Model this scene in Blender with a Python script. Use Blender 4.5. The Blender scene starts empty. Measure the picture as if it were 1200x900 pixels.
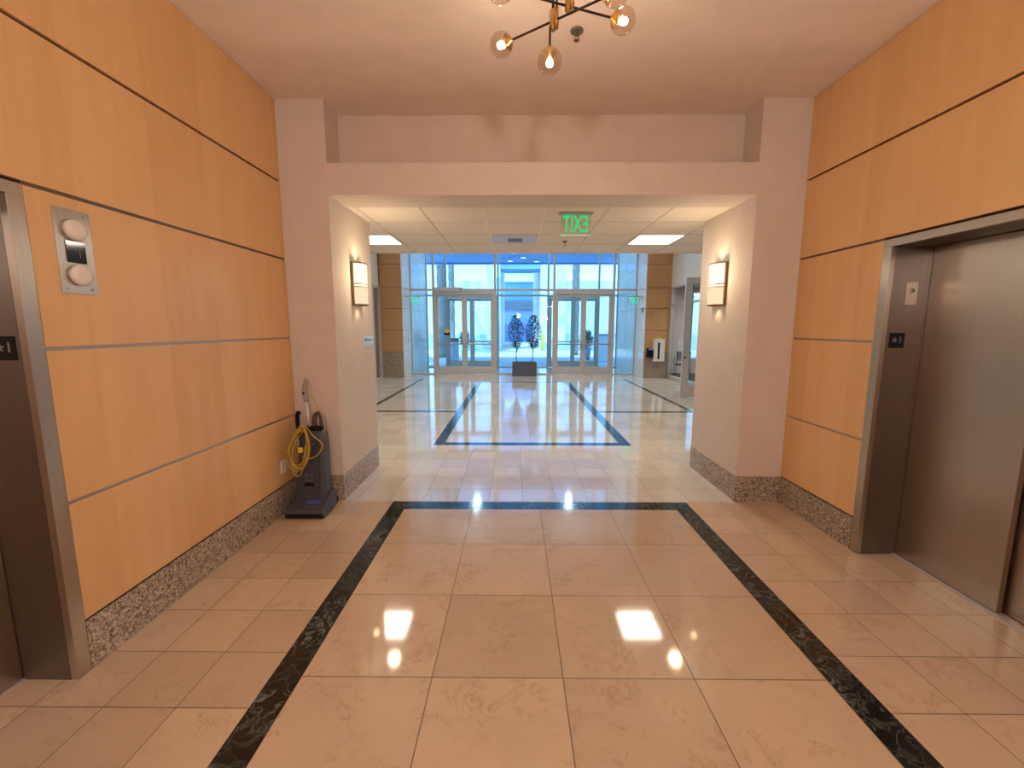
import bpy, bmesh, math, random
from mathutils import Vector, Matrix
random.seed(7)
sc = bpy.context.scene
COL = sc.collection
PI = math.pi

# ------------------------------------------------------------------ materials
def new_mat(name):
    m = bpy.data.materials.new(name); m.use_nodes = True
    nt = m.node_tree; nt.nodes.clear()
    out = nt.nodes.new('ShaderNodeOutputMaterial')
    return m, nt, out
class N:
    """tiny node helper"""
    def __init__(s, nt): s.nt = nt
    def node(s, t, **k):
        n = s.nt.nodes.new(t)
        for a, b in k.items(): setattr(n, a, b)
        return n
    def link(s, a, b): s.nt.links.new(a, b)
    def math(s, op, a, b=None, c=None):
        n = s.node('ShaderNodeMath', operation=op)
        for i, v in enumerate((a, b, c)):
            if v is None: continue
            if isinstance(v, (int, float)): n.inputs[i].default_value = v
            else: s.link(v, n.inputs[i])
        return n.outputs[0]
    def mix(s, f, a, b):
        n = s.node('ShaderNodeMix', data_type='RGBA')
        for i, v in ((0, f), (6, a), (7, b)):
            if isinstance(v, (int, float)): n.inputs[i].default_value = v
            elif isinstance(v, tuple): n.inputs[i].default_value = v if len(v) == 4 else (*v, 1)
            else: s.link(v, n.inputs[i])
        return n.outputs[2]
    def ramp(s, f, stops, interp='LINEAR'):
        n = s.node('ShaderNodeValToRGB'); r = n.color_ramp; r.interpolation = interp
        while len(r.elements) < len(stops): r.elements.new(0.5)
        for e, (p, c) in zip(r.elements, stops):
            e.position = p; e.color = c if len(c) == 4 else (*c, 1)
        s.link(f, n.inputs[0]); return n.outputs[0]
    def noise(s, vec, scale, detail=3, rough=.5, dist=0):
        n = s.node('ShaderNodeTexNoise')
        n.inputs['Scale'].default_value = scale; n.inputs['Detail'].default_value = detail
        n.inputs['Roughness'].default_value = rough; n.inputs['Distortion'].default_value = dist
        s.link(vec, n.inputs['Vector']); return n.outputs['Fac']
    def coord(s): return s.node('ShaderNodeTexCoord').outputs['Object']
    def mapping(s, vec, scale=(1, 1, 1), loc=(0, 0, 0)):
        n = s.node('ShaderNodeMapping'); n.inputs['Scale'].default_value = scale; n.inputs['Location'].default_value = loc
        s.link(vec, n.inputs['Vector']); return n.outputs[0]
    def sep(s, vec):
        n = s.node('ShaderNodeSeparateXYZ'); s.link(vec, n.inputs[0]); return n.outputs
    def comb(s, x, y, z):
        n = s.node('ShaderNodeCombineXYZ')
        for i, v in enumerate((x, y, z)):
            if isinstance(v, (int, float)): n.inputs[i].default_value = v
            else: s.link(v, n.inputs[i])
        return n.outputs[0]

def simple(name, col, rough=.5, metal=0.0, spec=.5, noise=0.0, nscale=40, bump=0.0, coat=0.0):
    m, nt, out = new_mat(name); h = N(nt)
    b = h.node('ShaderNodeBsdfPrincipled')
    b.inputs['Roughness'].default_value = rough; b.inputs['Metallic'].default_value = metal
    b.inputs['Specular IOR Level'].default_value = spec; b.inputs['Coat Weight'].default_value = coat
    c = h.coord(); f = h.noise(c, nscale, 3)
    lo = tuple(max(0, v * (1 - noise)) for v in col); hi = tuple(min(1, v * (1 + noise)) for v in col)
    h.link(h.ramp(f, [(.3, lo), (.7, hi)]), b.inputs['Base Color'])
    if bump:
        bn = h.node('ShaderNodeBump'); bn.inputs['Strength'].default_value = bump; bn.inputs['Distance'].default_value = .01
        h.link(f, bn.inputs['Height']); h.link(bn.outputs[0], b.inputs['Normal'])
    h.link(b.outputs[0], out.inputs[0]); return m

def emit(name, col, s):
    m, nt, out = new_mat(name); h = N(nt)
    e = h.node('ShaderNodeEmission'); e.inputs[0].default_value = (*col, 1); e.inputs[1].default_value = s
    h.link(e.outputs[0], out.inputs[0]); return m

def thin_glass(name, tint, refl=1.0, rough=0.0, ior=1.5):
    m, nt, out = new_mat(name); h = N(nt)
    t = h.node('ShaderNodeBsdfTransparent'); t.inputs[0].default_value = (*tint, 1)
    g = h.node('ShaderNodeBsdfGlossy'); g.inputs['Roughness'].default_value = rough
    g.inputs[0].default_value = (refl, refl, refl, 1)
    lw = h.node('ShaderNodeLayerWeight'); lw.inputs[0].default_value = .5
    r0 = ((ior - 1) / (ior + 1)) ** 2
    fr = h.node('ShaderNodeMath', operation='MULTIPLY_ADD'); h.link(h.math('POWER', lw.outputs['Facing'], 5.0), fr.inputs[0])
    fr.inputs[1].default_value = 1 - r0; fr.inputs[2].default_value = r0
    mx = h.node('ShaderNodeMixShader')
    h.link(fr.outputs[0], mx.inputs[0]); h.link(t.outputs[0], mx.inputs[1]); h.link(g.outputs[0], mx.inputs[2])
    h.link(mx.outputs[0], out.inputs[0]); return m

def wood_mat(name, base, dark, light):
    m, nt, out = new_mat(name); h = N(nt)
    b = h.node('ShaderNodeBsdfPrincipled'); b.inputs['Roughness'].default_value = .33
    b.inputs['Specular IOR Level'].default_value = .4
    c = h.coord(); x, y, z = h.sep(c)
    u = h.math('ADD', x, y)
    # veneer leaves: narrow vertical strips, each a slightly different tone, restarted per panel row
    leaf = h.math('FLOOR', h.math('DIVIDE', u, .43))
    wn = h.node('ShaderNodeTexWhiteNoise', noise_dimensions='1D'); h.link(leaf, wn.inputs['W'])
    v = h.comb(u, 0.0, z)
    g1 = h.noise(h.mapping(v, (9, 1, .8)), 1.3, 4, .6, .4)
    g2 = h.noise(h.mapping(v, (160, 1, 4)), 1.0, 3, .6)
    g3 = h.noise(h.mapping(v, (1.6, 1, .7)), 1.0, 2, .5, .8)
    f = h.math('ADD', h.math('MULTIPLY', g1, .5), h.math('MULTIPLY', g3, .35))
    f = h.math('ADD', f, h.math('MULTIPLY', wn.outputs[0], .22))
    f = h.math('ADD', f, h.math('MULTIPLY', h.math('SUBTRACT', g2, .5), .07))
    h.link(h.ramp(f, [(.25, dark), (.52, base), (.8, light)]), b.inputs['Base Color'])
    bn = h.node('ShaderNodeBump'); bn.inputs['Strength'].default_value = .04; bn.inputs['Distance'].default_value = .003
    h.link(g2, bn.inputs['Height']); h.link(bn.outputs[0], b.inputs['Normal'])
    h.link(b.outputs[0], out.inputs[0]); return m

def granite_mat(name):
    m, nt, out = new_mat(name); h = N(nt)
    b = h.node('ShaderNodeBsdfPrincipled'); b.inputs['Roughness'].default_value = .28
    c = h.coord()
    n1 = h.noise(c, 85, 4, .7); n2 = h.noise(c, 34, 3, .6, .5)
    vo = h.node('ShaderNodeTexVoronoi'); vo.inputs['Scale'].default_value = 105; h.link(c, vo.inputs['Vector'])
    sp = h.sep(vo.outputs['Color'])[0]
    f = h.math('ADD', h.math('MULTIPLY', n1, .5), h.math('ADD', h.math('MULTIPLY', n2, .25), h.math('MULTIPLY', sp, .25)))
    h.link(h.ramp(f, [(.34, (.05, .037, .03)), (.43, (.19, .14, .105)), (.51, (.36, .28, .21)), (.64, (.60, .50, .40))]), b.inputs['Base Color'])
    h.link(b.outputs[0], out.inputs[0]); return m

def tile_mat(name, T, ox, oy, col=(.575, .418, .288), grout=(.09, .055, .032), gw=.0045, vein=1.0, ior=1.7):
    m, nt, out = new_mat(name); h = N(nt)
    b = h.node('ShaderNodeBsdfPrincipled'); b.inputs['Specular IOR Level'].default_value = .5; b.inputs['IOR'].default_value = ior
    c = h.coord(); x, y, z = h.sep(c)
    u = h.math('DIVIDE', h.math('SUBTRACT', x, ox), T); v = h.math('DIVIDE', h.math('SUBTRACT', y, oy), T)
    fu = h.math('FRACT', u); fv = h.math('FRACT', v)
    du = h.math('MINIMUM', fu, h.math('SUBTRACT', 1.0, fu)); dv = h.math('MINIMUM', fv, h.math('SUBTRACT', 1.0, fv))
    d = h.math('MULTIPLY', h.math('MINIMUM', du, dv), T)
    line = h.math('LESS_THAN', d, gw * .5)
    cid = h.comb(h.math('FLOOR', u), h.math('FLOOR', v), ox)
    wn = h.node('ShaderNodeTexWhiteNoise', noise_dimensions='3D'); h.link(cid, wn.inputs['Vector'])
    off = h.node('ShaderNodeVectorMath', operation='MULTIPLY_ADD')
    h.link(wn.outputs['Color'], off.inputs[0]); off.inputs[1].default_value = (9, 9, 9); h.link(c, off.inputs[2])
    p = off.outputs[0]
    big = h.noise(p, 2.2, 4, .55, .5)
    # thin broken veins
    nv = h.noise(p, 4.2, 9, .7, .5)
    ridge = h.math('ABSOLUTE', h.math('SUBTRACT', nv, .5))
    vmask = h.math('MULTIPLY', h.math('MAXIMUM', h.math('SUBTRACT', 1.0, h.math('DIVIDE', ridge, .010)), 0.0), h.ramp(h.noise(p, 3.4, 2), [(.50, (0, 0, 0)), (.60, (1, 1, 1))]))
    mott = h.math('MULTIPLY', h.ramp(h.noise(p, 30, 5, .7), [(.52, (0, 0, 0)), (.68, (1, 1, 1))]), h.ramp(h.noise(p, 4.5, 3), [(.50, (0, 0, 0)), (.66, (1, 1, 1))]))
    soft = h.math('SUBTRACT', 1.0, h.math('MINIMUM', h.math('MULTIPLY', ridge, 14), 1.0))
    soft = h.math('MULTIPLY', soft, h.math('GREATER_THAN', h.noise(p, 2.1, 2), .5))
    tone = h.math('ADD', h.math('MULTIPLY', wn.outputs[0], .55), h.math('MULTIPLY', big, .6))
    lo = tuple(k * .86 for k in col); hi = tuple(min(1, k * 1.10) for k in col)
    base = h.ramp(tone, [(.2, lo), (.95, hi)])
    base = h.mix(h.math('MULTIPLY', soft, .10 * vein), base, (col[0] * .72, col[1] * .58, col[2] * .46))
    base = h.mix(h.math('MULTIPLY', vmask, .60 * vein), base, (col[0] * .42, col[1] * .30, col[2] * .2))
    base = h.mix(h.math('MULTIPLY', mott, .40 * vein), base, (col[0] * .55, col[1] * .40, col[2] * .27))
    base = h.mix(line, base, grout)
    h.link(base, b.inputs['Base Color'])
    r = h.math('ADD', h.math('MULTIPLY', big, .04), .05)
    r = h.math('ADD', r, h.math('MULTIPLY', line, .35)); h.link(r, b.inputs['Roughness'])
    # each tile lies a hair out of level
    geo = h.node('ShaderNodeNewGeometry')
    s1 = h.node('ShaderNodeVectorMath', operation='SUBTRACT'); h.link(wn.outputs['Color'], s1.inputs[0]); s1.inputs[1].default_value = (.5, .5, .5)
    s2 = h.node('ShaderNodeVectorMath', operation='MULTIPLY_ADD'); h.link(s1.outputs[0], s2.inputs[0]); s2.inputs[1].default_value = (.005, .005, 0)
    h.link(geo.outputs['Normal'], s2.inputs[2])
    h.link(s2.outputs[0], b.inputs['Normal'])
    h.link(b.outputs[0], out.inputs[0]); return m

def black_marble(name):
    m, nt, out = new_mat(name); h = N(nt)
    b = h.node('ShaderNodeBsdfPrincipled'); b.inputs['Roughness'].default_value = .12
    c = h.coord()
    a = h.noise(c, 9, 6, .65, 1.2); r = h.math('ABSOLUTE', h.math('SUBTRACT', a, .5))
    k = h.noise(c, 4, 3)
    f = h.math('MULTIPLY', h.math('SUBTRACT', 1.0, h.math('MINIMUM', h.math('MULTIPLY', r, 16), 1.0)), k)
    h.link(h.ramp(f, [(.12, (.006, .008, .007)), (.38, (.035, .042, .038)), (.62, (.17, .19, .175))]), b.inputs['Base Color'])
    h.link(b.outputs[0], out.inputs[0]); return m

def steel_mat(name, col, rough=.3, vertical=True):
    m, nt, out = new_mat(name); h = N(nt)
    b = h.node('ShaderNodeBsdfPrincipled'); b.inputs['Metallic'].default_value = 1
    c = h.coord()
    g = h.noise(h.mapping(c, (300, 300, 3) if vertical else (3, 3, 300)), 1, 2)
    k = h.noise(c, 2.5, 2)
    lo = tuple(v * .9 for v in col)
    h.link(h.ramp(g, [(.3, lo), (.7, col)]), b.inputs['Base Color'])
    h.link(h.math('ADD', h.math('MULTIPLY', k, .1), rough - .05), b.inputs['Roughness'])
    b.inputs['Anisotropic'].default_value = .75
    tg = h.node('ShaderNodeTangent'); tg.direction_type = 'RADIAL'; tg.axis = 'Z'; h.link(tg.outputs[0], b.inputs['Tangent'])
    h.link(b.outputs[0], out.inputs[0]); return m

def paint_mat(name, col, rough=.75):
    return simple(name, col, rough, 0, .25, .03, 6, .0)

def trunk_mat(name, a, b2):
    m, nt, out = new_mat(name); h = N(nt)
    b = h.node('ShaderNodeBsdfPrincipled'); b.inputs['Roughness'].default_value = .9
    c = h.coord(); f = h.noise(h.mapping(c, (6, 6, 14)), 1.5, 4, .7)
    h.link(h.ramp(f, [(.35, a), (.65, b2)]), b.inputs['Base Color'])
    h.link(b.outputs[0], out.inputs[0]); return m

M = {}
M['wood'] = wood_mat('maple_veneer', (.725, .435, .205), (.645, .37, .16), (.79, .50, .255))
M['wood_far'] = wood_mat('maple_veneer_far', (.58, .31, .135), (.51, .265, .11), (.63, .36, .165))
M['granite'] = granite_mat('speckled_brown_granite')
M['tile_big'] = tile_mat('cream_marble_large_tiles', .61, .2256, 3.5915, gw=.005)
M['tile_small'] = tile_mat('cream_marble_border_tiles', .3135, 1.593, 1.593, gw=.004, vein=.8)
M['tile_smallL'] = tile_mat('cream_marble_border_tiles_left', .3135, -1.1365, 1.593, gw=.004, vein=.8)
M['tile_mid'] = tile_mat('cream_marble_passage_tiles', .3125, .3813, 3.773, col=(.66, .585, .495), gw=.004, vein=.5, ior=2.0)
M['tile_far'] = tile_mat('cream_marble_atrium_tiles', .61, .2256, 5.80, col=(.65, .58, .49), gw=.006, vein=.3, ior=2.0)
M['black_marble'] = black_marble('black_marble_border')
M['wall'] = paint_mat('beige_wall_paint', (.655, .555, .485))
M['ceiling'] = paint_mat('ceiling_paint', (.85, .72, .645))
M['white_wall'] = paint_mat('white_wall_paint', (.74, .69, .62))
M['niche'] = paint_mat('niche_paint', (.66, .53, .45))
M['acoustic'] = simple('acoustic_tile', (.80, .70, .61), .9, 0, .2, .05, 120, .05)
M['tbar'] = simple('ceiling_grid_metal', (.58, .49, .41), .5)
M['tbar_lit'] = simple('ceiling_grid_lit', (.85, .77, .66), .5)  # brighter copy of the grid metal, light put into its colour
M['stone'] = simple('white_stone_panel', (.80, .79, .76), .12, 0, .5, .05, 5)
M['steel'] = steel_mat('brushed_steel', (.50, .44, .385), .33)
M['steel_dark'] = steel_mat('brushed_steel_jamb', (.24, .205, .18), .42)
M['steel_light'] = steel_mat('brushed_steel_plate', (.50, .45, .41), .30)
M['alu'] = simple('anodised_aluminium', (.60, .57, .56), .40, .30, .5, .04, 20)
M['reveal'] = simple('aluminium_reveal', (.42, .36, .31), .35, .8)
M['reveal_dark'] = simple('dark_bronze_reveal', (.16, .12, .10), .4, .7)
M['dark_gap'] = simple('dark_gap', (.02, .014, .01), .8)
M['glass'] = thin_glass('blue_tinted_glass', (.76, .92, 1.0))
M['glass_far'] = thin_glass('clear_interior_glass', (.86, .90, .92))
M['globe'] = thin_glass('amber_clear_globe_glass', (.88, .80, .73), 1.0, .0, 1.75)
M['brass'] = simple('aged_brass', (.50, .30, .10), .28, 1)
M['bronze'] = simple('dark_bronze_rod', (.045, .026, .018), .35, .7)
M['bulb'] = emit('warm_bulb', (1, .86, .68), 300)
M['panel_light'] = emit('light_panel', (1, .90, .76), 6.5)
M['sconce'] = emit('sconce_upper_glow', (1, .90, .68), 1.25)
M['sconce_low'] = emit('sconce_lower_glow', (1, .80, .52), .92)
M['sconce_frame'] = simple('antique_brass_frame', (.24, .15, .07), .4, .8)
M['exit_green'] = emit('exit_sign_green', (.04, .74, .22), .85)
M['exit_teal'] = emit('exit_sign_teal', (.05, .80, .50), 1.1)
M['exit_edge'] = emit('exit_sign_lit_edge', (.55, .95, .6), .8)
M['acrylic'] = thin_glass('clear_acrylic', (.90, .96, .91), .8)
M['black'] = simple('black_plastic', (.006, .0055, .0055), .5, 0, .25)
M['gloss_black'] = simple('gloss_black_display', (.004, .004, .004), .06, 0, .6)
M['lens'] = simple('frosted_white_lens', (.74, .66, .62), .22, 0, .5, .02)
M['white_plastic'] = simple('white_plastic', (.80, .78, .75), .4)
M['charcoal'] = simple('charcoal_plastic', (.062, .062, .076), .42, 0, .45, .1, 60)
M['charcoal2'] = simple('lighter_charcoal_plastic', (.09, .09, .10), .4)
M['bag_lid'] = simple('dark_grey_cover', (.05, .05, .062), .35)
M['grip'] = simple('grey_grip', (.34, .30, .28), .5)
M['tube'] = simple('pale_grey_tube', (.62, .57, .55), .35, .2)
M['hose'] = simple('brown_grey_hose', (.075, .05, .045), .5)
M['yellow'] = simple('yellow_cord_rubber', (.52, .35, .045), .45, 0, .5, .1, 30)
M['tan_cord'] = simple('tan_cord', (.50, .33, .16), .5)
M['blue_label'] = simple('blue_label', (.075, .095, .34), .5)
M['planter'] = simple('slate_grey_planter', (.11, .12, .15), .6, 0, .3, .1, 12)
M['soil'] = simple('dark_soil', (.03, .02, .013), .9, 0, .2, .4, 40)
M['leaf'] = simple('dark_green_leaf', (.018, .046, .018), .5, 0, .4, .5, 9)
M['bark'] = simple('thin_brown_bark', (.16, .115, .08), .8, 0, .3, .3, 40)
M['sign_blue'] = simple('pale_blue_sign', (.55, .74, .88), .4)
M['ink_blue'] = simple('dark_blue_ink', (.05, .12, .22), .5)
M['text_grey'] = simple('grey_engraved_text', (.22, .20, .19), .5)
M['sticker_yellow'] = simple('yellow_sticker', (.85, .60, .03), .5)
M['chair'] = simple('dark_grey_chair', (.018, .021, .022), .5)
M['carpet'] = simple('dark_carpet', (.06, .055, .055), .95, 0, .1, .3, 80)
M['plaza'] = simple('pale_concrete_paving', (.72, .74, .74), .8, 0, .3, .06, 1.2)
M['stucco'] = simple('white_stucco', (.80, .82, .82), .9, 0, .2, .04, 1.5)
M['stucco_blue'] = simple('pale_blue_stucco', (.45, .60, .72), .9, 0, .2, .04, 1.5)  # bluer, darker stucco for the base courses and corner pier
M['canopy'] = simple('blue_grey_canopy', (.22, .38, .68), .8, 0, .2, .15, .6)
M['blue_facade'] = simple('blue_glass_facade', (.10, .30, .60), .4, 0, .4, .12, .4)
M['blue_dark'] = simple('deep_blue_panel', (.05, .16, .36), .5, 0, .4, .1, .5)
M['louver'] = simple('grey_louver', (.13, .17, .22), .6, 0, .3, .1, 2)
M['white_band'] = simple('white_band', (.92, .93, .93), .7)
M['palm_trunk'] = trunk_mat('palm_trunk_bark', (.12, .105, .10), (.40, .37, .35))
M['shrub'] = simple('shrub_leaf', (.09, .17, .08), .7, 0, .3, .5, 6)
M['bollard_yellow'] = simple('yellow_bollard_paint', (.80, .55, .06), .5)
M['bin'] = simple('blue_grey_metal', (.34, .42, .52), .5, .2)
M['red'] = simple('red_paint', (.45, .08, .06), .5)

# ------------------------------------------------------------------ mesh helpers
class MB:
    def __init__(s): s.bm = bmesh.new(); s.mi = 0
    def _tag(s, faces, mi, smooth=False):
        for f in faces: f.material_index = mi; f.smooth = smooth
    def box(s, a, b, mi=0, bev=0.0):
        x0, x1 = sorted((a[0], b[0])); y0, y1 = sorted((a[1], b[1])); z0, z1 = sorted((a[2], b[2]))
        vs = [s.bm.verts.new(p) for p in ((x0,y0,z0),(x1,y0,z0),(x1,y1,z0),(x0,y1,z0),(x0,y0,z1),(x1,y0,z1),(x1,y1,z1),(x0,y1,z1))]
        fs = [s.bm.faces.new([vs[i] for i in q]) for q in ((0,3,2,1),(4,5,6,7),(0,1,5,4),(1,2,6,5),(2,3,7,6),(3,0,4,7))]
        s._tag(fs, mi)
        if bev > 0:
            es = list({e for f in fs for e in f.edges})
            r = bmesh.ops.bevel(s.bm, geom=es, offset=bev, segments=2, affect='EDGES', profile=.5)
            s._tag(r['faces'], mi)
        return s
    def quad(s, pts, mi=0):
        f = s.bm.faces.new([s.bm.verts.new(p) for p in pts]); f.material_index = mi; return s
    def loft(s, rings, mi=0, smooth=True, caps=True, closed=True):
        R = [[s.bm.verts.new(p) for p in r] for r in rings]; fs = []
        n = len(R[0])
        for a, b in zip(R, R[1:]):
            for i in range(n if closed else n - 1):
                j = (i + 1) % n
                fs.append(s.bm.faces.new((a[i], a[j], b[j], b[i])))
        s._tag(fs, mi, smooth)
        if caps:
            c = [s.bm.faces.new(list(reversed(R[0]))), s.bm.faces.new(R[-1])]; s._tag(c, mi)
        return s
    def tube(s, pts, r, mi=0, seg=10, caps=True):
        pts = [Vector(p) for p in pts]; rr = r if isinstance(r, (list, tuple)) else [r] * len(pts)
        rings = []; prev = None
        for i, p in enumerate(pts):
            t = (pts[min(i + 1, len(pts) - 1)] - pts[max(i - 1, 0)]).normalized()
            if prev is None:
                n = t.cross(Vector((0, 0, 1)))
                if n.length < .05: n = t.cross(Vector((1, 0, 0)))
            else:
                n = prev - t * prev.dot(t)
            n.normalize(); prev = n; b = t.cross(n)
            rings.append([p + (n * math.cos(2*PI*k/seg) + b * math.sin(2*PI*k/seg)) * rr[i] for k in range(seg)])
        return s.loft(rings, mi, True, caps)
    def lathe(s, prof, c=(0, 0, 0), axis='Z', seg=24, mi=0, smooth=True, caps=True):
        rings = []
        for r, z in prof:
            ring = []
            for k in range(seg):
                a = 2*PI*k/seg; x, y = max(r, 1e-4) * math.cos(a), max(r, 1e-4) * math.sin(a)
                p = {'Z': (x, y, z), 'Y': (x, z, y), 'X': (z, x, y)}[axis]
                ring.append((p[0]+c[0], p[1]+c[1], p[2]+c[2]))
            rings.append(ring)
        return s.loft(rings, mi, smooth, caps)
    def prism(s, poly, d0, d1, axis='Y', mi=0):
        def P(u, v, d): return {'Y': (u, d, v), 'X': (d, u, v), 'Z': (u, v, d)}[axis]
        return s.loft([[P(u, v, d0) for u, v in poly], [P(u, v, d1) for u, v in poly]], mi, False)
    def build(s, name, mats, parent=None, loc=None, bevel=0.0):
        me = bpy.data.meshes.new(name)
        bmesh.ops.recalc_face_normals(s.bm, faces=s.bm.faces[:])
        s.bm.to_mesh(me); s.bm.free()
        for m in (mats if isinstance(mats, (list, tuple)) else [mats]): me.materials.append(M[m] if isinstance(m, str) else m)
        o = bpy.data.objects.new(name, me); COL.objects.link(o)
        if parent: o.parent = parent
        if loc: o.location = loc
        if bevel:
            md = o.modifiers.new('edge', 'BEVEL'); md.width = bevel; md.segments = 2; md.limit_method = 'ANGLE'
        return o

def empty(name, loc=(0, 0, 0), rz=0):
    o = bpy.data.objects.new(name, None); COL.objects.link(o); o.location = loc; o.rotation_euler = (0, 0, rz)
    o.empty_display_size = .1; return o
def tag(o, label, cat, group=None):
    o['label'] = label; o['category'] = cat
    if group: o['group'] = group
    return o
def thing(name, label, cat, loc=(0, 0, 0), rz=0, group=None): return tag(empty(name, loc, rz), label, cat, group)
def struct(o): o['kind'] = 'structure'; return o
def copy_tree(o, parent=None):
    c = o.copy(); COL.objects.link(c)
    if parent: c.parent = parent
    for ch in list(o.children): copy_tree(ch, c)
    return c
def text_obj(name, s, size, mat, parent, loc, rot, ext=.0008, mirror=False, sx=1.0):
    cu = bpy.data.curves.new('tmp', 'FONT'); cu.body = s; cu.size = size; cu.extrude = ext
    cu.align_x = 'CENTER'; cu.align_y = 'CENTER'; cu.offset = size * .012
    to = bpy.data.objects.new('tmp', cu); COL.objects.link(to)
    dg = bpy.context.evaluated_depsgraph_get(); me = bpy.data.meshes.new_from_object(to.evaluated_get(dg))
    bpy.data.objects.remove(to); me.name = name; me.materials.clear(); me.materials.append(M[mat])
    for v in me.vertices: v.co.x *= sx * (-1 if mirror else 1)
    if mirror: me.flip_normals()
    o = bpy.data.objects.new(name, me); COL.objects.link(o); o.parent = parent; o.location = loc; o.rotation_euler = rot
    return o
def arc(c, r, a0, a1, n, plane='XZ', y=0):
    return [(c[0] + r*math.cos(a0+(a1-a0)*i/n), y, c[1] + r*math.sin(a0+(a1-a0)*i/n)) for i in range(n+1)]
def smooth_path(pts, n=6):
    P = [Vector(p) for p in pts]; out = []
    for i in range(len(P) - 1):
        p0, p1, p2, p3 = P[max(i-1, 0)], P[i], P[i+1], P[min(i+2, len(P)-1)]
        for k in range(n):
            t = k / n
            out.append(.5*((2*p1)+(p2-p0)*t+(2*p0-5*p1+4*p2-p3)*t*t+(3*p1-p0-3*p2+p3)*t**3))
    out.append(P[-1]); return out

# ------------------------------------------------------------------ measures
XL, XR, YP, ZC = -2.0153, 2.4623, 3.784, 3.498
PL, PR, YB = -1.605, 2.053, 4.80          # pier faces, pier back
ZS, ZD = 2.737, 2.747                     # header soffit, dropped ceiling
SEAM = [.2445, .824, 1.520, 2.2005, 2.8444, 3.498]
YD = 6.665                                # edge of the dropped ceiling
YW, YV = 14.5, 17.1                       # inner and outer glass walls
CL, CR = -3.55, 4.07                      # stone faces beside the glass
AL, AR = -4.27, 4.87                      # atrium side walls
ZA = 6.2                                  # atrium ceiling
YBACK = -3.2
EL0, EL1 = .55, 1.7934                    # left lift opening with frame
ER0, ER1 = 1.55, 2.931                    # right lift opening with frame

# ------------------------------------------------------------------ floor
f = MB()
def rect(x0, x1, y0, y1, mi): f.quad(((x0,y0,0),(x1,y0,0),(x1,y1,0),(x0,y1,0)), mi)
bx0, bx1, bi0, bi1 = -1.1365, 1.593, -.994, 1.447      # black border outer / inner
byo, byi = 3.757, 3.5915
by0i, by0o = 3.5915 - 9*.61, 3.5915 - 9*.61 - .15
rect(bi0, bi1, by0i, byi, 0)
rect(bx0, bi0, by0o, byo, 2); rect(bi1, bx1, by0o, byo, 2); rect(bi0, bi1, byi, byo, 2); rect(bi0, bi1, by0o, by0i, 2)
rect(-2.6, bx0, YBACK-.2, byo, 3); rect(bx1, 3.1, YBACK-.2, byo, 1); rect(bx0, bx1, YBACK-.2, by0o, 1)
gx0, gx1, gy0, gy1, bw = -1.135, 1.605, 5.655, 12.45, .145
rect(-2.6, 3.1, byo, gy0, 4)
rect(AL-.1, -2.6, YB-1.2, gy0, 4); rect(3.1, AR+.1, YB-1.2, gy0, 4)
# atrium: black rectangle, cross bands, side bands
sx0, sx1, sbw, hy = -2.97, 3.47, .10, 7.93
rect(gx0, gx0+bw, gy0, gy1, 2); rect(gx1-bw, gx1, gy0, gy1, 2); rect(gx0+bw, gx1-bw, gy0, gy0+bw, 2); rect(gx0+bw, gx1-bw, gy1-bw, gy1, 2)
rect(gx0+bw, gx1-bw, gy0+bw, gy1-bw, 5)
for a, b, s0, s1 in ((sx0+sbw, gx0, sx0, sx0+sbw), (gx1, sx1-sbw, sx1-sbw, sx1)):
    rect(a, b, gy0, hy, 4); rect(a, b, hy, hy+.14, 2); rect(a, b, hy+.14, 13.2, 5)
    rect(s0, s1, hy, 13.2, 2); rect(s0, s1, gy0, hy, 4)
rect(gx0, gx1, gy1, 13.2, 5)
rect(AL-.1, sx0, gy0, 15.0, 4); rect(sx1, AR+.1, gy0, 15.0, 4); rect(sx0, sx1, 13.2, YV+.15, 4)
rect(CL-.2, sx0, 15.0, YV+.15, 4); rect(sx1, CR+.2, 15.0, YV+.15, 4)
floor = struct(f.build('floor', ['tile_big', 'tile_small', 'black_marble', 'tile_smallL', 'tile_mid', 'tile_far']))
struct(MB().box((-4.6, YBACK-.3, -.2), (5.2, YV+.15, -.004)).build('floor', 'dark_gap'))

# ------------------------------------------------------------------ lobby walls
def lobby_wall(name, X, sgn, e0, e1):
    """X face plane; sgn = direction into the wall; e0..e1 lift opening"""
    d = lambda a: X + sgn*a
    root = MB()
    zt = SEAM[3]
    root.box((d(.028), YBACK, 0), (d(.42), e0, ZC+.1)); root.box((d(.028), e1, 0), (d(.42), YB, ZC+.1))
    root.box((d(.028), e0, zt), (d(.42), e1, ZC+.1)); root.box((d(.33), e0, 0), (d(.42), e1, zt))
    w = struct(root.build(name, 'dark_gap'))
    g = .0085
    for y0, y1 in ((YBACK, e0-.004), (e1+.004, YP)):
        MB().box((d(.008), y0, SEAM[0]-.004), (d(.0275), y1, SEAM[0]+g)).build('reveal_strip', 'dark_gap', w)
    for i in range(5):
        z0, z1 = SEAM[i] + g, SEAM[i+1] - (g if i < 4 else 0.004)
        spans = ((YBACK, e0-.004), (e1+.004, YP)) if i < 3 else ((YBACK, YP),)
        for y0, y1 in spans:
            MB().box((d(0), y0, z0), (d(.027), y1, z1), bev=.002).build('wood_panel', 'wood', w)
        if i:
            for y0, y1 in (((YBACK, e0-.004), (e1+.004, YP)) if i < 4 else ((YBACK, YP),)):
                MB().box((d(.006 if i < 4 else .022), y0, SEAM[i]-g), (d(.0275), y1, SEAM[i]+g)).build('reveal_strip', ('reveal' if i < 3 else 'reveal_dark') if i < 4 else 'dark_gap', w)
    return w
wl = lobby_wall('wall_left', XL, -1, EL0, EL1)
wr = lobby_wall('wall_right', XR, 1, ER0, ER1)

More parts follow.
